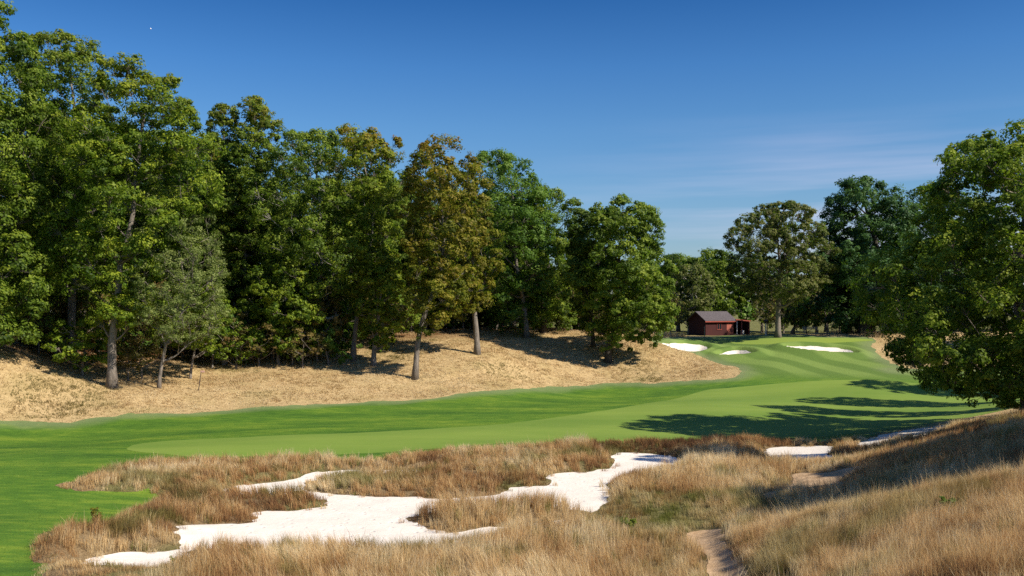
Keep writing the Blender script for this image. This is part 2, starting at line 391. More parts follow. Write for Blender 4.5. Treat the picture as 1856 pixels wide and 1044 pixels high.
nearz = sstep(64, 56, GY)
greenz = sstep(.52, .66, fbm(GX, GY, 3.5, 33)) * .6 * nearz
greenz = np.maximum(greenz, sstep(128, 142, GY) * .85)
tmp = sdf(poly([(1050,935),(1180,900),(1300,930),(1310,962),(1230,972),(1220,1044),(1180,1044),(1200,990)]), GX, GY)
greenz = np.maximum(greenz, sstep(.8, -.6, tmp) * .45)
obj('ground', mesh('ground', VV, quads, None, dict(litter=litter.ravel(), near=nearz.ravel(), green=greenz.ravel()), True), M['ground'])
C.objects['ground']['kind'] = 'structure'

tris = np.concatenate([quads[:, [0, 1, 2]], quads[:, [0, 2, 3]]])
def overlay(name, s, lift, mat, attrs=None):
    s = s.ravel(); T = tris[(s[tris] < 0).any(1)]
    ins = s[T] < 0; k = ins.sum(1)
    outT = [T[k == 3]]
    ek = []                                            # (vertex inside, vertex outside) pairs, welded
    def cut(a, b): return np.stack([a, b], 1)
    T1 = T[k == 1]; i1 = ins[k == 1].argmax(1); r = np.arange(len(T1))
    a, b, c = T1[r, i1], T1[r, (i1 + 1) % 3], T1[r, (i1 + 2) % 3]
    e1 = cut(a, b); e2 = cut(a, c)
    T2 = T[k == 2]; o2 = (~ins[k == 2]).argmax(1); r = np.arange(len(T2))
    o, p, q = T2[r, o2], T2[r, (o2 + 1) % 3], T2[r, (o2 + 2) % 3]
    e3 = cut(p, o); e4 = cut(q, o)
    E = np.concatenate([e1, e2, e3, e4]); key = E[:, 0].astype(np.int64) * len(s) + E[:, 1]
    uk, inv = np.unique(key, return_inverse=True); inv = inv.ravel() + len(s)
    ua, ub = uk // len(s), uk % len(s)
    t = (s[ua] / (s[ua] - s[ub]))[:, None]
    A3 = VV[ua] * (1 - t) + VV[ub] * t
    n1, n2 = len(e1), len(e3)
    I1, I2, I3, I4 = inv[:n1], inv[n1:2 * n1], inv[2 * n1:2 * n1 + n2], inv[2 * n1 + n2:]
    outT += [np.stack([a, I1, I2], 1), np.stack([p, q, I4], 1), np.stack([p, I4, I3], 1)]
    T = np.concatenate(outT); allV = np.concatenate([VV, A3])
    used, inv2 = np.unique(T, return_inverse=True); T = inv2.reshape(-1, 3)
    V = allV[used].copy(); V[:, 2] += lift
    at = {}
    for kk, a in (attrs or {}).items():
        a = a.ravel(); al = np.concatenate([a, a[ua] * (1 - t[:, 0]) + a[ub] * t[:, 0]]); at[kk] = al[used]
    o = obj(name, mesh(name, V, None, T, at, True), mat); o['kind'] = 'structure'
    return o
stripe = sstep(93, 99, GY + (GX - 25) * .25) * sstep(8, 14, GX)
stripe = np.maximum(stripe, sstep(106, 112, GY))
edge = sstep(-2.2, -.1, s_turf_j) * (GY > 60)
overlay('rough_turf', s_turf_j, .006, M['turf'], dict(stripe=stripe, edge=edge))
overlay('fairway', s_fair + (fbm(GX, GY, 3, 41) - .5) * .5, .012, M['fair'])
overlay('putting_green', s_green, .013, M['green'])
overlay('bunker_sand', s_near, .009, M['sand'])
for nm, R in (('bunker_sand', R_b1), ('bunker_sand', R_b2), ('bunker_sand', R_b3)):
    overlay(nm, sdf(R, GX, GY) + jit * .35, .020, M['sand'])
overlay('path', s_path_j, .010, M['path'])

# ------------------------------------------------------------------ grass
def blades(name, x, y, h, lean, width, tint, green, mat, label, kind='stuff', seg=2, tipv=1.0, cat=None):
    nb = len(x); z = ground_z(x, y)
    a = rng.uniform(0, 2 * math.pi, nb); la = 9 * fbm(x, y, 3.5, 97) + rng.normal(0, 1.1, nb)
    lx, ly = np.cos(la) * lean * h - .06 * h, np.sin(la) * lean * h
    wx, wy = np.cos(a) * width / 2, np.sin(a) * width / 2
    base = np.stack([x, y, z - .03], 1); w = np.stack([wx, wy, 0 * x], 1)
    mid = base + np.stack([lx * .32, ly * .32, h * .58], 1); tip = base + np.stack([lx, ly, h * (1 - .25 * lean)], 1)
    V = np.stack([base - w, base + w, mid + w * .75, mid - w * .75, tip], 1).reshape(-1, 3)
    i = np.arange(nb)[:, None] * 5
    Q = i + np.array([[0, 1, 2, 3]]); T = i + np.array([[3, 2, 4]])
    r5 = lambda v: np.repeat(v, 5)
    tp = np.tile(np.array([0, 0, .7, .7, 1.0]) * tipv, nb)
    o = obj(name, mesh(name, V, Q, T, dict(tint=r5(tint), greenness=r5(green), tip=tp)), mat)
    tag(o, label, cat, kind=kind); return o
def scatter(n, x0, x1, y0, y1): return rng.uniform(x0, x1, n), rng.uniform(y0, y1, n)

def tufted(x, y, per, rad):
    """blades round tuft centres"""
    k = len(x); a = rng.uniform(0, 2 * math.pi, (k, per)); r = rad * np.sqrt(rng.uniform(0, 1, (k, per)))
    return (x[:, None] + r * np.cos(a)), (y[:, None] + r * np.sin(a))

# regions of tall grass (roots)
R_bankL = poly([(120,885),(230,858),(330,853),(450,850),(560,846),(655,848),(655,862),(560,862),(480,880),(385,894),(300,896),(180,894)])
R_bankM = poly([(655,840),(760,826),(950,822),(1095,838),(1104,852),(992,864),(992,884),(925,896),(850,905),(600,899),(556,892),(566,868),(655,862)])
R_isl3 = poly([(250,935),(330,905),(385,897),(450,905),(583,903),(590,920),(462,934),(455,950),(322,956),(255,950)])
R_clL = poly([(60,1000),(75,975),(150,970),(210,950),(322,955),(328,996),(240,1000),(150,1005),(130,1060),(60,1060)])
s_bL, s_bM, s_i3, s_cL = [sdf(r, GX, GY) for r in (R_bankL, R_bankM, R_isl3, R_clL)]
def at(Sg, x, y): return bil(Sg, x, y)
xs, ys = scatter(60000, -40, 40, 9, 62)
vis = (np.abs(xs) < .60 * ys + 1.5)
ex = np.minimum(at(s_near, xs, ys), at(s_path_j, xs, ys))
tf = at(s_turf, xs, ys)
keep = vis & ((ex > .10) | ((ex > -.35) & (rng.uniform(0, 1, len(xs)) < .10) & (at(s_path_j, xs, ys) > .1))) & (tf > .05)
dens = sstep(.18, .38, fbm(xs, ys, 2.3, 51) + .12)
keep &= rng.uniform(0, 1, len(xs)) < (.55 + .45 * dens)
xs, ys = xs[keep], ys[keep]
greenlow = at(sstep(.6, -.6, tmp), xs, ys)
keep = rng.uniform(0, 1, len(xs)) > greenlow * .25
xs, ys, greenlow = xs[keep], ys[keep], greenlow[keep]
dA, dM, d3, dC, dI = [at(q, xs, ys) for q in (s_bL, s_bM, s_i3, s_cL, s_isl)]
region = np.full(len(xs), 5)
hillnear = (xs > .24 * ys - .6) & (ys < 31) & (xs > 5.6)
berm = (xs > .30 * ys) & (ys >= 31) & (ys < 62)
region[hillnear] = 6; region[berm] = 7
heath = (ys > 50) & (xs > 4.5) & (at(s_turf, xs, ys) < 4)
region[heath & ~berm] = 8
for k, d in ((0, dA), (1, dM), (2, d3), (3, dC), (4, dI)): region[d < .1] = k
big = fbm(xs, ys, 5, 61); med = fbm(xs, ys, 1.4, 63)
basetint = np.array([.54, .52, .28, .40, .56, .56, .60, .50, .12])[region]
heightk = np.array([.50, .50, .58, .58, .84, .66, .62, .70, .45])[region]
tint = basetint + (big - .5) * .8 + (med - .5) * .9 + rng.normal(0, .09, len(xs))
tint = np.where((region == 0) & (xs < -16.5), tint + .25, tint)
tint = np.where((region == 0) & (xs > -16), tint - .17, tint)
tint = np.where((region == 1) & (ys > 48.5) & (xs < 1), tint + .12, tint)
green = sstep(.60, .78, fbm(xs, ys, 2.0, 71)) * .7
green = np.clip(np.where(region == 6, green * .7, green) + greenlow * .35, 0, 1)
green = np.where(rng.uniform(0, 1, len(xs)) < .03, .9, green)
# taper heights toward fairway and path
edgeh = np.clip(.45 + at(s_turf, xs, ys) * .5, .45, 1) * np.clip(.55 + at(np.minimum(s_path_j, s_near), xs, ys) * .8, .5, 1)
ht = heightk * edgeh * rng.uniform(.72, 1.22, len(xs)) * (.75 + .5 * med) * (1 - .5 * greenlow)
ht = np.where((ys < 31.2) & (xs > -15.2) & (xs < -10.2), ht * .38, ht)
ht = np.where((ys > 43) & (xs < -20.3), ht * .35, ht)
ht = np.where((region == 7) & (ys > 40), ht * .6, ht)
ht = np.where((rng.uniform(0, 1, len(xs)) < .05), ht * 1.3, ht)
labels = {0: 'pale straw and brown tall grass on the bank between fairway and narrow sand strip',
 1: 'olive and tan tall grass on the bank behind the main sand area',
 2: 'red-brown bluestem grass tongue between the two arms of white sand',
 3: 'reddish tall grass clump between mown turf and the lowest sand strip',
 4: 'tall golden grass island standing inside the white sand, with a green patch',
 5: 'mixed brown and olive tall grass in front of the white sand, beside the dirt path',
 6: 'golden fescue covering the near hillside beyond the right edge of the dirt path',
 7: 'shaded tall grass on the ridge below the big spreading oak',
 8: 'low dark brown heather strip between the shaded fairway and the sand'}
for k in range(9):
    m = region == k
    if not m.any(): continue
    x, y, hh, ti, gr = xs[m], ys[m], ht[m], tint[m], green[m]
    per = 34 if k != 6 else 46
    if k == 6:     # nearest slope: extra tufts
        x2 = np.concatenate([x, x + rng.normal(0, .12, len(x)), x + rng.normal(0, .2, len(x))]); y2 = np.concatenate([y, y + rng.normal(0, .12, len(x)), y + rng.normal(0, .2, len(x))])
        x, y = x2, y2; hh = np.concatenate([hh, hh * .9, hh * .8]); ti = np.concatenate([ti, ti + .05, ti - .1]); gr = np.concatenate([gr] * 3)
    bx, by = tufted(x, y, per, .17)
    R = lambda v: np.repeat(v, per)
    nb = bx.size
    h = R(hh) * rng.uniform(.45, 1.12, nb)
    tall_ = rng.uniform(0, 1, nb) < .03
    h = np.where(tall_, h * 1.35, h)
    lean = np.abs(rng.normal(.22, .16, nb)) + .05
    w = rng.uniform(.006, .014, nb) * (1.0 if k != 6 else .8) * np.clip(R(y) / 34, .7, 1.4)
    t_ = np.clip(R(ti) + rng.normal(0, .13, nb) + .3 * tall_, 0, 1)
    blades('tall_grass' if k != 8 else 'heather', bx.ravel(), by.ravel(), h, lean, w, t_, R(gr), M['tall'], labels[k], cat='grass' if k != 8 else 'heather')

# dry rough of the left slope
x, y = scatter(52000, -48, 30, 62, 121)
x, y = tufted(x, y, 8, .22); x = x.ravel(); y = y.ravel()
tf = at(s_turf_j, x, y)
wl = np.interp(x, [-60,-45,-40,-34,-28,-20,-14,-8,-2,6,14,20,30,60], [76,80,84,92,100,104,106,108,118,119,117,122,150,150])
keep = (tf > -.3 - .5 * rng.uniform(0, 1, len(x))) & (np.abs(x) < .6 * y) & (y < wl + 9) & (at(s_b, x, y) > .3) & ((x < 16) | (y < 112))
keep &= rng.uniform(0, 1, len(x)) < .35 + .65 * sstep(.3, .6, fbm(x, y, 1.6, 81))
x, y = x[keep], y[keep]
tt = .70 + (fbm(x, y, 6, 83) - .5) * 1.0 + (fbm(x, y, 1.2, 85) - .5) * .6 + rng.normal(0, .09, len(x))
gg = sstep(.55, .72, fbm(x, y, 7, 87)) * .6
gg = np.maximum(gg, .6 * sstep(1.5, 0, at(s_turf_j, x, y)) * rng.uniform(0, 1, len(x)))
blades('dry_rough_grass', x, y, rng.uniform(.07, .26, len(x)) * (.6 + .8 * fbm(x, y, 2.5, 89)) * np.clip(.4 + at(s_turf_j, x, y) * .4, .3, 1), rng.uniform(.3, 1.1, len(x)), rng.uniform(.025, .07, len(x)),
       np.clip(tt, 0, 1), gg, M['short'], 'short straw-coloured dry grass covering the slope below the wood', tipv=.9, cat='grass')
# dry grass tufts around the green
x, y = scatter(26000, 10, 48, 105, 150)
m = (at(s_turf, x, y) > .1) & (at(s_b, x, y) > .3) & ((x < 23.5) | (x > 44)) & (y < 134)
x, y = x[m], y[m]
blades('dry_fringe_grass', x, y, rng.uniform(.2, .9, len(x)), rng.uniform(.1, .5, len(x)), rng.uniform(.02, .05, len(x)),
       np.clip(rng.normal(.62, .2, len(x)), 0, 1), np.zeros(len(x)), M['short'], 'thin tan dry grass fringing the raised green around the shed', cat='grass')
# longer blades in the nearest mown turf
x, y = scatter(260000, -38, 34, 22, 66)
m = (at(s_turf, x, y) < .2) & (at(s_fair, x, y) > 0) & (np.abs(x) < .6 * y) & (at(s_near, x, y) > .05)
m &= rng.uniform(0, 1, len(x)) < np.clip((70 - y) / 40, .15, 1)
x, y = x[m], y[m]
tt = .5 + (fbm(x * .5, y * 1.6, 3, 91) - .5) * 1.1 + rng.normal(0, .14, len(x))
blades('mown_grass', x, y, rng.uniform(.03, .085, len(x)), rng.uniform(.2, .8, len(x)), rng.uniform(.015, .03, len(x)), np.clip(tt, 0, 1), np.zeros(len(x)),
       M['turfblade'], 'thick green mown rough beside the bunkers', tipv=1.0, cat='grass')

# ------------------------------------------------------------------ trees
def leaves(cen, outd, rc, per, size, tint, warm, flat=.72):
    """leaf sprigs scattered in puffs; cen k*3, outd k*3 outward direction"""
    k = len(cen)
    d = rng.normal(0, 1, (k, per, 3)); d /= np.linalg.norm(d, axis=2, keepdims=True)
    r = rng.uniform(0.15, 1, (k, per, 1)) ** .45
    p = cen[:, None] + d * r * rc[:, None, None] * np.array([1, 1, flat])
    nrm = d * 1.0 + outd[:, None] * .65 + rng.normal(0, .36, (k, per, 3)) + np.array([0, 0, .35])
    nrm /= np.linalg.norm(nrm, axis=2, keepdims=True) + 1e-9
    rv = rng.normal(0, 1, (k, per, 3)); rv[..., 2] -= .3
    tg = np.cross(nrm, rv); tg /= np.linalg.norm(tg, axis=2, keepdims=True) + 1e-9
    bt = np.cross(nrm, tg)
    L = size * rng.uniform(.72, 1.32, (k, 1, 1)) * rng.uniform(.6, 1.35, (k, per, 1))
    q = np.stack([p - tg * L * .5, p + bt * L * .28 - nrm * L * .04, p + tg * L * .5 - nrm * L * .12, p - bt * L * .28 - nrm * L * .04], 2).reshape(-1, 3)
    Q = np.arange(k * per * 4).reshape(-1, 4)
    ti = np.clip(tint[:, None] + rng.normal(0, .16, (k, per)), 0, 1).ravel()
    wa = np.clip(warm[:, None] + rng.normal(0, .06, (k, per)), 0, 1); wa = np.where(warm[:, None] > .02, wa, 0).ravel()
    return q, Q, ti, wa

TREES = {}
def make_tree(name, label, base, D, prof, mat, bark='bark', tw=12, seed=1, rl=1.5, dens=1.0, leaf=.25, warm=0.0, warmtop=0.0, clear=None,
              depth=1.0, group=None, cat='tree', per=34, lean=0.0, inner=.25, multi=1, limb=1.0, twig=1.0):
    """prof: [(py, pxl, pxr)...] outline rows from top to bottom, turned into metres at the tree's own distance"""
    global rng
    rng = np.random.default_rng(seed * 101 + 5)
    bx, by = base
    X0 = (bx - CX) / F * D; zg = float(ground_z(X0, D))
    rows = [(CAMZ - (py - HY) / F * D - zg, ((l + r) / 2 - CX) / F * D - X0, (r - l) / 2 / F * D) for py, l, r in prof][::-1]
    hz = np.array([r[0] for r in rows]); hc = np.array([r[1] for r in rows]); hr = np.array([r[2] for r in rows])
    hz = np.maximum.accumulate(hz + np.arange(len(hz)) * 1e-3)
    ztop, zbot = hz[-1], max(hz[0], .3)
    root = empty(name, (X0, D, zg)); tag(root, label, cat, group)
    # lobes
    zz = np.linspace(zbot, ztop, 200); Rr = np.interp(zz, hz, hr)
    area = np.trapz(2 * math.pi * np.maximum(Rr, .2), zz)
    rl = min(rl, .55 * hr.max())
    nl = max(6, int(area / (math.pi * rl * rl) * 1.5 * dens))
    cdf = np.cumsum(Rr + .2); cdf /= cdf[-1]
    z = np.interp(rng.uniform(0, 1, nl * 3), cdf, zz)
    a = rng.uniform(0, 2 * math.pi, nl * 3)
    rls = rl * rng.uniform(.62, 1.3, nl * 3)
    Re = np.interp(z, hz, hr)
    rls = np.minimum(rls, np.maximum(.35, Re * .75))
    rr = np.maximum(Re - rls * .8, 0) * np.where(rng.uniform(0, 1, nl * 3) < inner, rng.uniform(.15, .7, nl * 3), rng.uniform(.85, 1.06, nl * 3))
    # uneven outline seen from the side: wobble by angle and height
    wob = 1 + .16 * np.sin(a * 3 + seed + z * .6) + .10 * np.sin(a * 5 - z * 1.1 + seed * 2)
    ps = np.stack([np.interp(z, hz, hc) + rr * wob * np.cos(a), rr * wob * np.sin(a) * depth, np.minimum(z, ztop - rls * .55)], 1)
    # thin to roughly even spacing
    sel = []
    for i in range(len(ps)):
        if len(sel) >= nl: break
        if all(((ps[i] - ps[j]) ** 2).sum() > (.62 * (rls[i] + rls[j]) * .8) ** 2 for j in sel): sel.append(i)
    for i in range(len(ps)):
        if len(sel) >= nl: break
        if i not in sel: sel.append(i)
    lp, lr = ps[sel], rls[sel]
    # puffs on lobes
    nc = max(6, int(16 * min(1.6, (rl / 1.5)) ** 1.2))
    ax = np.stack([np.interp(lp[:, 2], hz, hc), 0 * lp[:, 2], lp[:, 2] - .3 * hr.max()], 1)
    od = lp - ax; od /= np.linalg.norm(od, axis=1, keepdims=True) + 1e-9
    d = rng.normal(0, 1, (len(lp), nc, 3)) + od[:, None] * .9 + np.array([0, 0, .25]); d /= np.linalg.norm(d, axis=2, keepdims=True)
    pc = lp[:, None] + d * lr[:, None, None] * rng.uniform(.55, 1.0, (len(lp), nc, 1)) * np.array([1, 1, .8])
    rc = (lr[:, None] * rng.uniform(.26, .46, (len(lp), nc)))
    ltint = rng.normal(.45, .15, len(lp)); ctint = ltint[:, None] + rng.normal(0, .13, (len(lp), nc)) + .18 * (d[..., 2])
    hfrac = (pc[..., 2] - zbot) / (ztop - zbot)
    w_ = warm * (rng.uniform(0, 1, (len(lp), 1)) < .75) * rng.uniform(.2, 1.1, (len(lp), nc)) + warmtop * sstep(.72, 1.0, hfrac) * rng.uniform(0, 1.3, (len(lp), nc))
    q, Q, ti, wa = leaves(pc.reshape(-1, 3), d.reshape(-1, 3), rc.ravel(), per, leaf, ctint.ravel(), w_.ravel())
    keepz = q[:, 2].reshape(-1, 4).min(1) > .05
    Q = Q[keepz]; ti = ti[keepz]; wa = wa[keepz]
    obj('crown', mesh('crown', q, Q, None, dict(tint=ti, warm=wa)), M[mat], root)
    # trunk and limbs
    mb = MB(); tr = tw / F * D / 2
    top = zbot + (ztop - zbot) * .82
    nseg = 12
    for mI in range(multi):
        ang = mI * 2.4 + seed
        off = 0 if mI == 0 else tr * 2.2
        zs = np.linspace(-.4, top * (1 if mI == 0 else .8), nseg); f = np.clip(zs / top, 0, 1)
        cxs = np.interp(zs, hz, hc) * sstep(0, .6, f) + lean * zs * (1 - f) + .25 * np.sin(zs * .5 + seed) * f + off * math.cos(ang) * (1 + 2 * f)
        cys = .3 * np.sin(zs * .37 + seed * 2) * f + off * math.sin(ang) * (1 + 2 * f)
        rad = tr * (1 - .80 * f ** .9) * (1 + .5 * np.exp(-np.maximum(zs, 0) * 2.2 / max(.4, tr * 2.5)))
        rad = rad * (1 if mI == 0 else .75)
        pts = np.stack([cxs, cys, zs], 1)
        mb.tube(pts, rad, 12)
        if mI == 0: skP = [p for p in pts[2:]]; skR = list(rad[2:])
    order = np.argsort(np.hypot(lp[:, 0] - ax[:, 0], lp[:, 1]) + .2 * np.abs(lp[:, 2] - top * .5))
    for i in order:
        S = np.array(skP); Rk = np.array(skR); g_ = lp[i]
        hd = np.hypot(S[:, 0] - g_[0], S[:, 1] - g_[1])
        cost = np.linalg.norm(S - g_, axis=1) + 2.2 * np.maximum(0, S[:, 2] - (g_[2] - .45 * hd)) + .5 / (Rk + .05) * .1
        j = int(np.argmin(cost)); s0 = S[j]; r0 = min(Rk[j] * .62, .055 * np.linalg.norm(g_ - s0) + .03) * limb
        r1 = max(.018, r0 * .38)
        m_ = s0 * .45 + g_ * .55 + np.array([0, 0, -.10 * np.linalg.norm(g_ - s0)]) + rng.normal(0, .12, 3) * np.linalg.norm(g_ - s0) * .6
        t = np.linspace(0, 1, 6)[:, None]
        cv = (1 - t) ** 2 * s0 + 2 * t * (1 - t) * m_ + t * t * g_
        cv[1:-1] += rng.normal(0, .03, (4, 3)) * np.linalg.norm(g_ - s0) * .5
        rd = np.linspace(r0, r1, 6)
        mb.tube(cv, rd, 6, cap=False)
        for kx in (2, 3, 4, 5): skP.append(cv[kx]); skR.append(rd[kx])
        for c in range(0, nc):
            if rng.uniform() < .6 * twig:
                e = pc[i, c]; s1 = cv[4]; md = (s1 + e) / 2 + rng.normal(0, .08, 3)
                mb.tube(np.array([s1, md, e]), [max(.014, r1 * .8), .014, .008], 3, cap=False)
    mb.build('trunk', M[bark], root, smooth=True)
    return root

def copy_tree(src, x, y, s, rz, label=None, group=None, sz=None, sink=0.0):
    r = src.copy(); C.objects.link(r); r.location = (x, y, float(ground_z(x, y)) - sink)
    r.scale = (s, s, sz or s); r.rotation_euler = (0, 0, rz)
    if label: r['label'] = label
    if group: r['group'] = group
    elif 'group' in r: del r['group']
    for ch in src.children:
        c = ch.copy(); C.objects.link(c); c.parent = r
    return r

T = {}
T['big_left'] = make_tree('oak_tree', 'tallest oak, its dense dark crown cut off by the left border of the photo', (-30,640), 76,
  [(5,-60,20),(60,-110,50),(120,-130,75),(200,-140,90),(300,-140,85),(380,-140,60),(450,-150,95),(520,-140,105),(580,-120,90),(625,-100,55)], 'oak', tw=20, seed=1, rl=1.7, leaf=.25, per=36)
T['oak2'] = make_tree('oak_tree', 'tall oak with straight grey trunk standing left of the pale-limbed oak', (130,668), 86,
  [(60,65,125),(90,45,172),(140,40,205),(230,60,210),(320,70,215),(400,70,200),(470,80,190),(520,90,180)], 'oak', tw=17, seed=2, rl=1.6, warmtop=.10)
T['oak3'] = make_tree('oak_tree', 'large oak with pale grey trunk nearest the fairway at the left end of the wood', (203,700), 78,
  [(112,190,285),(135,170,315),(190,150,362),(250,120,380),(330,110,385),(400,110,380),(440,110,350),(490,120,310),(540,140,300),(580,150,290),(600,160,250)], 'oak2', tw=17, seed=3, rl=1.5, warmtop=.14, leaf=.24, per=36, depth=.72)
T['pale'] = make_tree('willow_tree', 'thin grey-green half bare tree with leaning dark stem in front of the large oak', (288,672), 79.5,
  [(340,270,320),(380,255,370),(430,245,395),(490,250,405),(550,255,410),(600,265,400),(625,280,350)], 'silver', 'bark', tw=7, seed=4, rl=1.0, dens=1.25, depth=1.5, leaf=.15, per=28, lean=.05, limb=1.2)
T['twin'] = make_tree('oak_tree', 'slender oak with a loose pointed top poking highest above the middle canopy', (440,640), 100,
  [(181,445,482),(200,432,503),(235,430,510),(270,400,508),(320,385,505),(380,395,500),(460,400,490),(540,410,480)], 'oak', tw=9, seed=5, rl=1.2, dens=1.0, warmtop=.25, depth=1.4)
T['twin_b'] = make_tree('oak_tree', 'narrow oak top rising beside the large oak, lower than the slender oak next to it', (400,640), 99,
  [(187,383,420),(210,374,432),(260,370,438),(340,370,440),(440,375,440),(540,380,430)], 'oak', tw=8, seed=35, rl=1.1, warmtop=.2, depth=1.3)
T['mid1'] = make_tree('oak_tree', 'wide mid-green oak with forked pale limbs above the bright saplings', (560,642), 99,
  [(245,530,600),(262,490,640),(310,465,680),(380,455,700),(450,470,700),(520,490,690),(560,520,660)], 'oak', 'bark_pale', tw=12, seed=6, rl=1.6, multi=3, limb=1.5, depth=1.45)
T['mid2'] = make_tree('oak_tree', 'oak with rust-tinted top beside the orange-brown oak', (640,655), 97,
  [(240,600,690),(260,590,725),(320,595,740),(400,610,735),(480,620,720),(540,625,700)], 'oak2', tw=10, seed=7, rl=1.4, warm=.08, warmtop=.5, depth=1.4)
T['rust'] = make_tree('oak_tree', 'tall oak turning orange-brown with slim leaning trunk out on the dry slope', (752,688), 90,
  [(248,765,840),(275,740,865),(330,732,868),(400,735,862),(470,728,860),(540,725,850),(590,735,810),(612,745,780)], 'rust', tw=11, seed=8, rl=1.25, dens=.95, warm=.24, warmtop=.42, lean=.06)
T['yellow'] = make_tree('oak_tree', 'yellow-green oak with thick pale bare lower trunk on the dry slope', (865,641), 98,
  [(300,840,880),(350,815,890),(420,810,905),(470,800,908),(530,810,895),(570,825,885)], 'rust', 'bark', tw=11, seed=9, rl=1.2, warm=.18)
T['small_y'] = make_tree('oak_tree', 'small yellowing tree with orange tufts and dark double trunk below the rust-tinted oak', (677,666), 95,
  [(445,670,705),(480,650,725),(540,640,735),(590,645,730),(630,660,715)], 'oak2', tw=10, seed=10, rl=1.0, warm=.15)
T['green1'] = make_tree('maple_tree', 'rounded fresh green maple right of the orange-brown oak', (955,602), 112,
  [(278,855,900),(300,850,960),(350,855,1000),(420,860,1010),(500,865,1000),(560,880,990),(590,890,970)], 'bright', tw=10, seed=11, rl=1.7)
T['green2'] = make_tree('oak_tree', 'green oak with dark double trunk between the fresh maple and the isolated oak', (985,604), 116,
  [(340,960,1010),(360,940,1045),(420,930,1060),(500,930,1060),(560,940,1050),(590,960,1040)], 'oak', 'bark_dark', tw=11, seed=12, rl=1.5, multi=2)
T['iso'] = make_tree('oak_tree', 'isolated broad dark oak casting its shadow across the dry slope', (1102,658), 104,
  [(358,1105,1145),(375,1075,1175),(405,1060,1202),(450,1045,1192),(510,1035,1225),(560,1045,1225),(600,1065,1210),(625,1080,1160)], 'oak', 'bark_dark', tw=12, seed=13, rl=1.35, leaf=.26, per=40, dens=1.35)
T['iso2'] = make_tree('oak_tree', 'narrow oak tucked close against the left side of the isolated oak', (1075,636), 108,
  [(380,1040,1080),(430,1020,1090),(500,1020,1090),(570,1030,1090),(600,1045,1085)], 'deep', 'bark_dark', tw=8, seed=14, rl=1.2)
T['thin'] = make_tree('ash_tree', 'airy olive-brown tree with straight tan trunk standing alone on the green', (1410,611), 117,
  [(370,1390,1450),(390,1345,1475),(420,1325,1490),(450,1315,1500),(490,1325,1505),(525,1345,1490),(545,1365,1460)], 'olive', 'bark', tw=10.5, seed=15, rl=1.15, dens=1.35, leaf=.24, per=34, warm=.15, limb=1.3)
T['dark1'] = make_tree('maple_tree', 'huge dark bluish-green maple with thick trunk at the back of the green', (1567,611), 120,
  [(322,1565,1600),(345,1510,1620),(380,1497,1650),(430,1490,1680),(490,1485,1690),(540,1490,1690),(570,1505,1680),(590,1530,1660)], 'blue', 'bark_dark', tw=21, seed=16, rl=1.7, leaf=.30, dens=1.25)
T['dark2'] = make_tree('maple_tree', 'slim-stemmed dark maple under the left flank of the huge maple', (1536,610), 125,
  [(400,1495,1540),(450,1490,1570),(520,1490,1580),(575,1500,1570),(590,1515,1560)], 'blue', 'bark_dark', tw=9, seed=17, rl=1.4, leaf=.3)
T['dark3'] = make_tree('maple_tree', 'dark maple rising between the huge maple and the great spreading oak', (1690,606), 126,
  [(335,1660,1720),(370,1640,1760),(430,1625,1780),(500,1615,1790),(560,1625,1780),(610,1640,1760)], 'blue', 'bark_dark', tw=12, seed=18, rl=1.6, leaf=.28)
T['big_right'] = make_tree('oak_tree', 'great spreading oak with low hanging branches at the right edge', (1868,720), 57,
  [(225,1820,1900),(250,1785,1950),(300,1700,1990),(330,1695,2010),(400,1660,2050),(470,1620,2080),(540,1600,2090),(600,1610,2090),(650,1625,2080),(690,1660,2060),(725,1710,2000)],
  'oak2', 'bark', tw=34, seed=19, rl=1.3, dens=1.7, leaf=.21, per=44, limb=1.2, inner=.3)
T['sap1'] = make_tree('sapling', 'bright green bushy sapling at the wood edge under the wide oak', (495,641), 96,
  [(450,490,530),(480,460,570),(530,440,595),(580,450,600),(610,465,580)], 'oak2', tw=5, seed=20, rl=1.0, leaf=.24, depth=1.5)
T['sap2'] = make_tree('sapling', 'yellow-green sapling leaning out from beneath the large oak', (345,655), 86,
  [(510,320,370),(540,300,405),(580,295,420),(620,310,410),(640,330,390)], 'oak2', tw=5, seed=21, rl=.8, leaf=.2)
T['sap3'] = make_tree('sapling', 'green sapling filling the gap between oak trunks', (610,645), 100,
  [(520,600,640),(560,585,660),(600,590,665),(635,600,655)], 'bright', tw=5, seed=22, rl=.9, leaf=.22)
T['b1'] = make_tree('oak_tree', 'mid-green tree behind the shed roof', (1290,600), 158,
  [(455,1270,1310),(480,1240,1340),(530,1230,1350),(575,1235,1345)], 'oak', tw=8, seed=23, rl=1.7, leaf=.36, per=30)
T['b2'] = make_tree('oak_tree', 'greyish tree with pale twisted limbs between isolated oak and shed', (1250,602), 146,
  [(478,1235,1270),(500,1215,1290),(550,1210,1295),(590,1220,1280)], 'olive', 'bark_pale', tw=8, seed=24, rl=1.3, leaf=.3, per=26, warm=.05, limb=1.6)
T['b3'] = make_tree('poplar_tree', 'yellowish tree with thin stem behind the green, right of the tan trunk', (1436,600), 150,
  [(500,1440,1475),(530,1425,1500),(570,1430,1510),(592,1440,1500)], 'olive', 'bark', tw=6, seed=25, rl=1.2, leaf=.3)
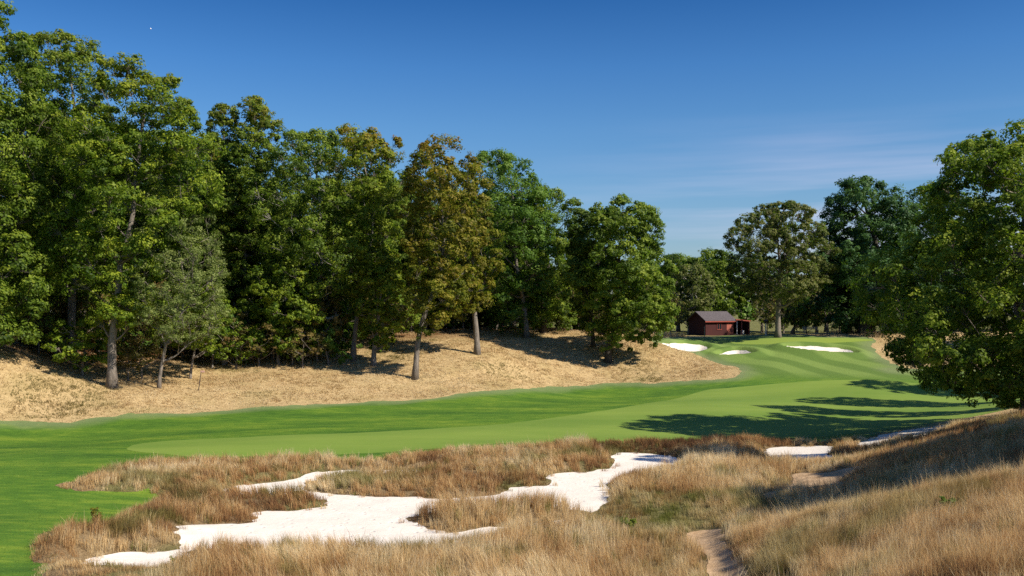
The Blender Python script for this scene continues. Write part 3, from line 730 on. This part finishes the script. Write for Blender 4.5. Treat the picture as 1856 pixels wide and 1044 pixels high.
# shadow casting row beyond the right border (its shadows lie on the fairway)
row = [(27.5,42.5,.72,.3),(35,48,.58,1.3),(41,61,.84,5.0),(42.5,66.5,.92,2.2),(48.5,72.5,.92,.7),(54.5,80,.94,3.1)]
for x_, y_, s_, r_ in row:
    copy_tree(T['oak2'], x_, y_, s_ * .68, r_, 'oak in the shade-casting row along the right side of the fairway', 'oaks along the right side of the fairway')
for x_, y_, s_, r_ in [(25.2,25.6,.66,.5),(29,29.4,.70,2.5),(33,32,.72,1.5)]:
    copy_tree(T['iso'], x_, y_, s_, r_, 'low oak on the near ridge shading the hollow', 'oaks on the near ridge')

# deep wood behind the left front row
rg = np.random.default_rng(77)
protos = [T['oak2'], T['mid1'], T['mid2'], T['green1'], T['green2'], T['iso']]
spots = []
def woodrow(xa, ya, xb, yb, nn, hgt, jitr=2.0):
    for i in range(nn):
        t = (i + .5) / nn
        spots.append((xa + (xb - xa) * t + rg.uniform(-jitr, jitr), ya + (yb - ya) * t + rg.uniform(-jitr, jitr), hgt))
woodrow(-70, 110, 4, 152, 12, 21, 3); woodrow(-58, 84, -34, 104, 5, 23); woodrow(-34, 106, -6, 122, 6, 20); woodrow(-4, 126, 10, 132, 3, 15)
woodrow(-66, 96, -36, 118, 6, 24); woodrow(-36, 120, 0, 140, 7, 19)
hts = {id(p): (max((c.bound_box[k][2] for c in p.children for k in range(8)))) for p in protos}
for i, (x_, y_, hgt) in enumerate(spots):
    p = protos[int(rg.integers(len(protos)))]
    s_ = hgt / hts[id(p)] * rg.uniform(.86, 1.05)
    copy_tree(p, x_, y_, s_, rg.uniform(0, 6.28), 'dark green oak deep in the wood behind the front row of trunks', 'oaks deep in the left wood')
# far row closing the view behind green and shed; one unseen tree among them added to shade the shed
for i, (x_, y_, hgt) in enumerate([(24,170,14),(31,175,15),(38,172,14),(45,168,12),(50,176,14),(57,170,15),(64,166,15),(71,160,16),(78,150,17),(66,140,15),(60,128,12),(20,158,12),(80,130,16),(70,116,15),(62,104,14),(14,150,12),(49,131,15),(86,140,17),(94,128,17),(102,144,18),(112,132,18),(90,112,16),(80,100,15),(122,150,18),(76,88,14),(100,98,16),(110,112,17)]):
    p = [T['green1'], T['b1'], T['iso'], T['mid2']][i % 4]
    h0 = max((c.bound_box[k][2] for c in p.children for k in range(8)))
    copy_tree(p, x_, y_, hgt / h0, rg.uniform(0, 6.28), 'green tree in the far belt closing the view behind the green', 'trees in the far belt')

# ------------------------------------------------------------------ shrubs and undergrowth
S1 = make_tree('shrub', 'yellow-green shrub on the edge of the wood by the dry slope', (520,640), 96, [(600,500,540),(615,488,556),(632,488,558),(640,500,545)], 'oak2', tw=2, seed=31, rl=.6, leaf=.17, per=24, cat='shrub', limb=.7)
S2 = make_tree('shrub', 'brownish twiggy shrub under the oaks', (410,640), 94, [(595,395,430),(612,380,440),(632,378,442),(640,390,430)], 'brush', tw=2, seed=32, rl=.6, leaf=.16, per=18, cat='shrub', limb=.8, warm=.25)
S3 = make_tree('shrub', 'small green bush at the foot of the dark trunk', (622,658), 94, [(635,615,632),(648,610,637),(657,612,635)], 'bright', tw=2, seed=33, rl=.45, leaf=.15, per=24, cat='shrub', limb=.7)
edge_sh = [(30,622,84),(70,640,84),(180,655,92),(245,665,93),(330,655,96),(372,648,98),(440,638,102),(470,636,102),(560,632,102),(590,636,101),(650,622,108),(710,612,112),(745,606,114),(800,600,117),
           (840,598,117),(900,598,119),(1020,598,121),(1050,600,119),(155,662,88),(100,652,86),(225,660,98),(280,655,98),(700,640,104),(1150,604,118),(1190,606,124),(1215,607,128)]
edge_sh += [(a_, 0, d_) for a_, d_ in ((385,92),(405,93.5),(428,92),(452,95),(470,93),(505,94),(530,94.5),(548,93),(575,96),(596,95),(150,80),(232,82),(258,84))]
edge_sh += [(int(a_), 0, float(np.interp(a_, [0,100,200,300,400,500,600,700,800,1000,1200], [85,87,94,98,102,104,105,108,119,122,124])) + 3 * (k_ % 3)) for k_, a_ in enumerate(range(-20, 1200, 22))]
for i, (a, b, d) in enumerate(edge_sh):
    x_ = (a - CX) / F * d
    src = (S1, S2, S2, S3)[i % 4]
    sc = rg.uniform(1.0, 1.8) * (1.7 if src is S3 else 1)
    copy_tree(src, x_, d, sc, rg.uniform(0, 6.28), {0: 'yellow-green shrub along the edge of the wood', 1: 'brown twiggy shrub in the shade of the oaks', 2: 'small green bush among the oak trunks'}[0 if src is S1 else 1 if src is S2 else 2],
              'yellow-green shrubs of the wood edge' if src is S1 else 'brown undergrowth shrubs' if src is S2 else 'green bushes among trunks', sz=sc * rg.uniform(.8, 1.3))
# dense understorey deeper in
for i in range(34):
    t = rg.uniform(0, 1); x_ = -60 + 78 * t; y_ = np.interp(x_, [-60,-45,-34,-20,-8,6,20], [84,90,101,111,117,126,130]) + rg.uniform(0, 9)
    src = (T['sap3'], T['sap1'])[i % 2]
    copy_tree(src, x_, y_, rg.uniform(.7, 1.25), rg.uniform(0, 6.28), 'leafy young tree filling the dark understorey of the wood', 'young trees of the understorey')
for i, (a, d, s_) in enumerate([(1440,140,1.5),(1462,138,1.3),(1480,141,1.7),(1500,138,1.6),(1522,142,1.8),(1345,158,2.0),(1390,150,1.4),(1600,140,2),(1640,136,2),(1380,165,2.2),(1420,160,2.0),(1560,150,2.2)]):
    src = (S2, S1, S3)[i % 3]
    s2 = s_ * (1.9 if src is S3 else 1.1)
    copy_tree(src, (a - CX) / F * d, d, s2, rg.uniform(0, 6.28), 'low bush in the brushy belt behind the green', 'bushes behind the green', sz=s2 * 1.15)

# ------------------------------------------------------------------ shed
def gpt(px, D): x = (px - CX) / F * D; return x, D, float(ground_z(x, D))
g = NT('red_boards')
sp = g.N('ShaderNodeSeparateXYZ'); g.L(g.N('ShaderNodeTexCoord').outputs['Object'], sp.inputs[0])
ln = g.math('ADD', sp.outputs[0], sp.outputs[1])
fr = g.math('FRACT', g.math('MULTIPLY', ln, 5.0))
gap = g.ramp(fr, [(.0, (0,0,0)), (.06, (1,1,1)), (.94, (1,1,1)), (1.0, (0,0,0))])
nn = g.noise(2.5, 4, .6, stretch=(1, 1, .25))
M['red'] = g.done(g.bsdf(g.mix(nn, (.035,.011,.012), (.080,.022,.020)), .75, .2, g.bump(gap, .8, .03)))
g = NT('shed_shingles')
nn = g.noise(1.8, 3); br = g.N('ShaderNodeTexBrick'); g.L(g.N('ShaderNodeTexCoord').outputs['Object'], br.inputs['Vector'])
br.inputs['Scale'].default_value = 3.2; br.inputs['Color1'].default_value = (.05,.043,.048,1); br.inputs['Color2'].default_value = (.12,.105,.11,1); br.inputs['Mortar'].default_value = (.03,.028,.03,1)
M['roof'] = g.done(g.bsdf(g.mix(g.math('MULTIPLY', nn, .5), br.outputs['Color'], (.14,.12,.125)), .85, .2))
M['redtrim'] = plain('red_trim', (.30,.07,.05)); M['darkglass'] = plain('dark_opening', (.012,.016,.020), .3, .4)
M['teal'] = plain('green_door_paint', (.03,.07,.07)); M['white'] = plain('white_paint', (.75,.74,.70), .5, .3, .08)
M['wood'] = plain('weathered_wood', (.26,.20,.14)); M['grey'] = plain('weathered_grey', (.30,.30,.29)); M['darkwood'] = plain('dark_stick', (.09,.065,.05))
M['brick'] = plain('brick_pier', (.34,.11,.08), .85, .1, .35, 9)
M['maroon'] = plain('maroon_paint', (.075,.016,.016), .5, .3, .2)
sx, sy, sz_ = gpt(1279, 139)
shed = empty('shed', (sx, sy, sz_ - .05), math.radians(28)); tag(shed, 'dark red wooden shed with grey shingle gable roof and open porch beyond the green', 'shed')
shed.scale = (.86, .86, 1)
Lh, Dp, Hh, Rh = 6.3, 4.6, 2.35, 3.55   # house length along x, depth along y, eave, ridge
m = MB()
def wallbox(x0, x1, y0, y1, z0, z1): m.box(((x0+x1)/2, (y0+y1)/2, (z0+z1)/2), (x1-x0, y1-y0, z1-z0))
wallbox(0, Lh - 1.6, 0, .12, 0, Hh); wallbox(0, Lh, Dp - .12, Dp, 0, Hh); wallbox(0, .12, .12, Dp - .12, 0, Hh); wallbox(Lh - .12, Lh, .12, Dp - .12, 0, Hh)
for xg in (0, Lh - .12):
    m.add([(xg, 0, Hh), (xg, Dp, Hh), (xg, Dp/2, Rh), (xg+.12, 0, Hh), (xg+.12, Dp, Hh), (xg+.12, Dp/2, Rh)], [[0,1,4,3],[1,2,5,4],[2,0,3,5]], [[0,2,1],[3,4,5]])
m.build('wall', M['red'], shed)
m = MB()
m.box((Lh - .85, .06, Hh/2), (1.5, .14, Hh)); m.build('sunlit_brick_panel', M['brick'], shed)  # brick whose brighter red carries the sun falling on this end of the wall
def slab(m, p, q, r, s, th):   # roof plane through four points
    P4 = np.array([p, q, s, r], float); nrm = np.cross(P4[1]-P4[0], P4[2]-P4[0]); nrm /= np.linalg.norm(nrm)
    if nrm[2] < 0: nrm = -nrm
    m.hexa(np.concatenate([P4, P4 + nrm * th]))
m = MB(); ov = .4
slope = (Rh - Hh) / (Dp / 2)
slab(m, (-ov, -ov, Hh - ov*slope), (Lh+ov, -ov, Hh - ov*slope), (Lh+ov, Dp/2, Rh), (-ov, Dp/2, Rh), .1)
slab(m, (-ov, Dp+ov, Hh - ov*slope), (Lh+ov, Dp+ov, Hh - ov*slope), (Lh+ov, Dp/2, Rh), (-ov, Dp/2, Rh), .1)
m.build('roof', M['roof'], shed)
m = MB(); m.box((Lh/2, -ov, Hh - ov*slope - .04), (Lh + 2*ov, .05, .16)); m.build('fascia', M['redtrim'], shed)
m = MB(); m.box((3.0, -.02, 1.35), (.9, .05, .8)); w = m.build('window', M['darkglass'], shed)
m = MB()
for zz_, ll in ((.92, 1.06), (1.78, 1.06)): m.box((3.0, -.05, zz_), (ll, .06, .07))
for xx_ in (2.5, 3.0, 3.5): m.box((xx_, -.047, 1.35), (.05, .05, .8))
m.build('frame', M['redtrim'], w)
# porch to the right
pw = 3.1
m = MB()
slab(m, (Lh + .12, -.5, 2.28), (Lh + pw + .3, -.5, 2.10), (Lh + pw + .3, 3.2, 2.30), (Lh + .12, 3.2, 2.46), .12)
m.build('porch_roof', M['redtrim'], shed)
for xx_ in (Lh + .35, Lh + 1.45, Lh + pw + .1):
    m = MB(); m.box((xx_, -.38, 1.07), (.13, .13, 2.12)); m.build('porch_post', M['brick'] if xx_ > Lh + 1 else M['white'], shed)
m = MB(); m.box((Lh + pw/2, 1.3, .07), (pw + .2, 3.6, .14)); m.build('porch_floor', M['wood'], shed)
m = MB(); m.box((Lh + pw/2 + .1, 3.05, 1.15), (pw, .1, 2.1)); m.box((Lh + pw + .1, 1.4, 1.15), (.1, 3.2, 2.1)); m.build('porch_wall', M['red'], shed)
m = MB(); m.box((Lh + .02, .9, 1.1), (.1, .95, 2.0)); d_ = m.build('door', M['teal'], shed)
m = MB(); m.tube([(Lh + .09, .6, 1.1), (Lh + .16, .6, 1.1)], .04, 8); m.build('handle', M['grey'], d_)
# drum on the porch, its own thing
x_, y_ = sx + math.cos(math.radians(28)) * 7.35 - math.sin(math.radians(28)) * .3, sy + math.sin(math.radians(28)) * 7.35 + math.cos(math.radians(28)) * .3
m = MB(); m.tube([(0,0,0),(0,0,.03),(0,0,.30),(0,0,.33),(0,0,.36),(0,0,.62),(0,0,.65)], [.24,.26,.25,.27,.25,.25,.27], 20)
o = m.build('drum', M['white'], smooth=False); o.location = (x_, y_, sz_ + .09); tag(o, 'small pale drum standing on the porch floor of the shed', 'drum')
# white post with box
x_, y_, z_ = gpt(1388, 132)
ps = empty('bird_box', (x_, y_, z_ - .05)); tag(ps, 'white post carrying a small dark box between the shed and the tan trunk', 'bird box')
m = MB(); m.box((0,0,.88), (.13,.13,1.76)); m.build('post', M['white'], ps)
m = MB(); m.box((0,0,1.93), (.34,.30,.34)); m.add([(-.24,-.22,2.10),(.24,-.22,2.10),(.24,.22,2.10),(-.24,.22,2.10),(-.24,0,2.28),(.24,0,2.28)], [[0,1,5,4],[2,3,4,5],[0,3,2,1]], [[0,4,3],[1,2,5]]); m.build('box', M['darkwood'], ps)
# stakes
x_, y_, z_ = gpt(1277, 120)
m = MB(); m.tube([(0,0,-.2),(.01,0,.8),(.0,0,1.60),(0,0,1.66)], [.055,.055,.05,.02], 8); o = m.build('stake', M['wood']); o.location = (x_, y_, z_); tag(o, 'thin tan wooden stake in dry grass in front of the shed', 'stake')
x_, y_, z_ = gpt(362, 80)
sk = empty('marker_stake', (x_, y_, z_)); tag(sk, 'thin dark leaning stick with a small pinkish tag on the dry slope', 'marker stake')
m = MB(); m.tube([(-.12,0,-.15),(-.02,0,.6),(.06,0,1.2),(.14,0,1.6)], [.045,.04,.035,.03], 7); m.tube([(-.02,0,.6),(-.2,.05,.85)], [.02,.012], 5); m.build('stick', M['darkwood'], sk)
m = MB(); m.box((.24,0,1.62), (.34,.04,.15)); m.build('tag', plain('pink_tag', (.55,.33,.27)), sk)
# bench behind the green
x_, y_, z_ = gpt(1470, 124)
bn = empty('bench', (x_, y_, z_), math.radians(4)); tag(bn, 'low grey bench behind the green right of the tan trunk', 'bench')
m = MB()
for k in range(3): m.box((0, -.16 + k*.16, .44), (2.1, .13, .05))
m.build('seat', M['grey'], bn)
m = MB()
for k in range(2): m.box((0, .27 + k*.03, .62 + k*.17), (2.1, .04, .12))
m.build('backrest', M['grey'], bn)
for s1 in (-.9, .9):
    m = MB(); m.box((s1, -.17, .21), (.08, .07, .42)); m.box((s1, .24, .42), (.08, .06, .84)); m.box((s1, .03, .40), (.07, .4, .05)); m.build('leg', M['grey'], bn)
# bins
for px_, d_, lb in ((1541, 124, 'maroon litter bin beside the slim stem left of the thick trunk'), (1581, 119.5, 'maroon litter bin just right of the thick dark trunk')):
    x_, y_, z_ = gpt(px_, d_)
    bb = empty('litter_bin', (x_, y_, z_ - .02)); tag(bb, lb, 'litter bin', 'litter bins by the maples')
    m = MB(); m.tube([(0,0,0),(0,0,.04),(0,0,.78),(0,0,.80)], [.22,.24,.27,.28], 16); m.build('body', M['maroon'], bb)
    m = MB(); m.tube([(0,0,.80),(0,0,.86),(0,0,.93)], [.30,.28,.10], 16); m.build('lid', M['maroon'], bb)
# weeds in the foreground
M['weed'] = leaf_mat('weed_leaves', (.05,.09,.01), (.085,.145,.018), (.14,.21,.03))
def weed(px, py, h, r, lab, seedw, dmin=10.0, yellow=0.0):
    global rng
    rng = np.random.default_rng(seedw)
    p = hit(px, py, dmin); z_ = float(ground_z(p[0], p[1]))
    w_ = empty('weed_plant', (p[0], p[1], z_)); tag(w_, lab, 'weed')
    m = MB(); cs = []
    for k in range(9):
        a = k * 2.4; e = np.array([math.cos(a)*r*rng.uniform(.3,1), math.sin(a)*r*rng.uniform(.3,1), h*rng.uniform(.55,1)])
        m.tube([(0,0,-.03), e*np.array([.35,.35,.6]), e], [.009,.007,.004], 4, cap=False)
        for t in (.45,.65,.85,1.0): cs.append(e * t)
    m.build('stem', M['short'] if False else M['bark'], w_)
    cs = np.array(cs); q, Q, ti, wa = leaves(cs, cs / (np.linalg.norm(cs, axis=1, keepdims=True) + 1e-6), np.full(len(cs), r*.28), 12, .085, np.full(len(cs), .7), np.full(len(cs), yellow))
    obj('foliage', mesh('foliage', q, Q, None, dict(tint=ti, warm=wa)), M['weed'], w_)
weed(318, 1032, .42, .22, 'small bright green leafy weed at the right end of the lowest sand strip', 5)
weed(172, 968, .75, .25, 'leggy weed with yellowish leaves rising among grass beside the mown turf', 6, yellow=.35)
weed(1716, 930, .42, .22, 'green leafy weed clump among golden fescue on the near hillside', 7)
weed(1140, 975, .55, .4, 'yellow-green weed clump at the corner of the sand before the dirt path', 8, yellow=.15)

# ------------------------------------------------------------------ day moon
sp_ = MB(); th = np.linspace(0, math.pi, 13)
sp_.tube(np.stack([0*th, 0*th, -np.cos(th)*2.6], 1), np.maximum(np.sin(th)*2.6, .01), 20)
mo = sp_.build('moon', plain('moon_dust', (.75,.75,.78), .9, .0, .05), smooth=True)
mo.scale = (.42,) * 3; mo.location = ((273 - CX) / F * 1400, 1400, CAMZ + (HY - 52) / F * 1400); tag(mo, 'tiny pale daytime moon high in the blue above the wood', 'moon')

# ------------------------------------------------------------------ light, sky, camera
sc = bpy.context.scene
az, el = math.radians(SUN_AZ), math.radians(SUN_EL)
sv = Vector((math.cos(az) * math.cos(el), -math.sin(az) * math.cos(el), math.sin(el)))
ld = bpy.data.lights.new('sun', 'SUN'); ld.energy = 5.0; ld.angle = math.radians(.5); ld.color = (1, .91, .77)
lo = bpy.data.objects.new('sun', ld); C.objects.link(lo); lo.rotation_euler = sv.to_track_quat('Z', 'Y').to_euler(); lo.location = (60, -20, 60)
w = bpy.data.worlds.new('World'); sc.world = w; w.use_nodes = True; nt = w.node_tree; nt.nodes.clear()
N = nt.nodes.new; L = nt.links.new
out = N('ShaderNodeOutputWorld'); bg = N('ShaderNodeBackground'); bg.inputs[1].default_value = .092
sky = N('ShaderNodeTexSky'); sky.sky_type = 'NISHITA'; sky.sun_disc = False; sky.sun_elevation = el; sky.sun_rotation = math.radians(90 + SUN_AZ)
sky.air_density = 1.0; sky.dust_density = .6; sky.ozone_density = 2.5; sky.altitude = 50
tcn = N('ShaderNodeTexCoord'); sep = N('ShaderNodeSeparateXYZ'); L(tcn.outputs['Generated'], sep.inputs[0])
# deepen the blue with height, as the polarised sky of the photograph
rp = N('ShaderNodeValToRGB'); e = rp.color_ramp.elements
e[0].position = 0; e[0].color = (.62,.64,.76,1); e[1].position = 1; e[1].color = (.6,.75,1,1)
for p_, c_ in ((.05,(.56,.66,.80)),(.12,(.48,.67,.84)),(.19,(.38,.64,.87)),(.25,(.27,.56,.86)),(.32,(.14,.41,.73)),(.5,(.25,.5,.9))):
    q_ = e.new(p_); q_.color = (*c_, 1)
L(sep.outputs[2], rp.inputs[0])
mx = N('ShaderNodeMix'); mx.data_type = 'RGBA'; mx.blend_type = 'MULTIPLY'; mx.inputs[0].default_value = 1
L(sky.outputs[0], mx.inputs[6]); L(rp.outputs[0], mx.inputs[7])
mp = N('ShaderNodeMapping'); mp.inputs['Scale'].default_value = (1.6, 1.6, 26); L(tcn.outputs['Generated'], mp.inputs[0])
nz = N('ShaderNodeTexNoise'); nz.inputs['Scale'].default_value = 1.7; nz.inputs['Detail'].default_value = 4; L(mp.outputs[0], nz.inputs[0])
r2 = N('ShaderNodeValToRGB'); r2.color_ramp.elements[0].position = .40; r2.color_ramp.elements[1].position = .68; L(nz.outputs[0], r2.inputs[0])
r3 = N('ShaderNodeValToRGB'); e = r3.color_ramp.elements; e[0].position = .09; e[0].color = (1,1,1,1); e[1].position = .20; e[1].color = (0,0,0,1); L(sep.outputs[2], r3.inputs[0])
r4 = N('ShaderNodeValToRGB'); e = r4.color_ramp.elements; e[0].position = 0.0; e[0].color = (0,0,0,1); e[1].position = .3; e[1].color = (1,1,1,1); L(sep.outputs[0], r4.inputs[0])
m1 = N('ShaderNodeMath'); m1.operation = 'MULTIPLY'; L(r2.outputs[0], m1.inputs[0]); L(r3.outputs[0], m1.inputs[1])
m2 = N('ShaderNodeMath'); m2.operation = 'MULTIPLY'; L(m1.outputs[0], m2.inputs[0]); L(r4.outputs[0], m2.inputs[1])
m3 = N('ShaderNodeMath'); m3.operation = 'MULTIPLY'; L(m2.outputs[0], m3.inputs[0]); m3.inputs[1].default_value = .5
mc = N('ShaderNodeMix'); mc.data_type = 'RGBA'; L(m3.outputs[0], mc.inputs[0]); L(mx.outputs[2], mc.inputs[6]); mc.inputs[7].default_value = (6.4,5.9,7.2,1)
L(mc.outputs[2], bg.inputs[0]); L(bg.outputs[0], out.inputs[0])

cd = bpy.data.cameras.new('camera'); cam = bpy.data.objects.new('camera', cd); C.objects.link(cam)
cam.location = (0, 0, CAMZ); cam.rotation_euler = (math.radians(90), 0, 0)
cd.sensor_width = 36; cd.lens = F / 1856 * 36; cd.shift_y = (HY - 522) / 1856; cd.clip_end = 5000; cd.clip_start = .1
sc.camera = cam
sc.view_settings.view_transform = 'Standard'; sc.view_settings.look = 'None'; sc.view_settings.exposure = .6; sc.view_settings.gamma = 1
sc.cycles.max_bounces = 6; sc.cycles.diffuse_bounces = 3; sc.cycles.glossy_bounces = 2; sc.cycles.transmission_bounces = 3
sc.cycles.use_denoising = False
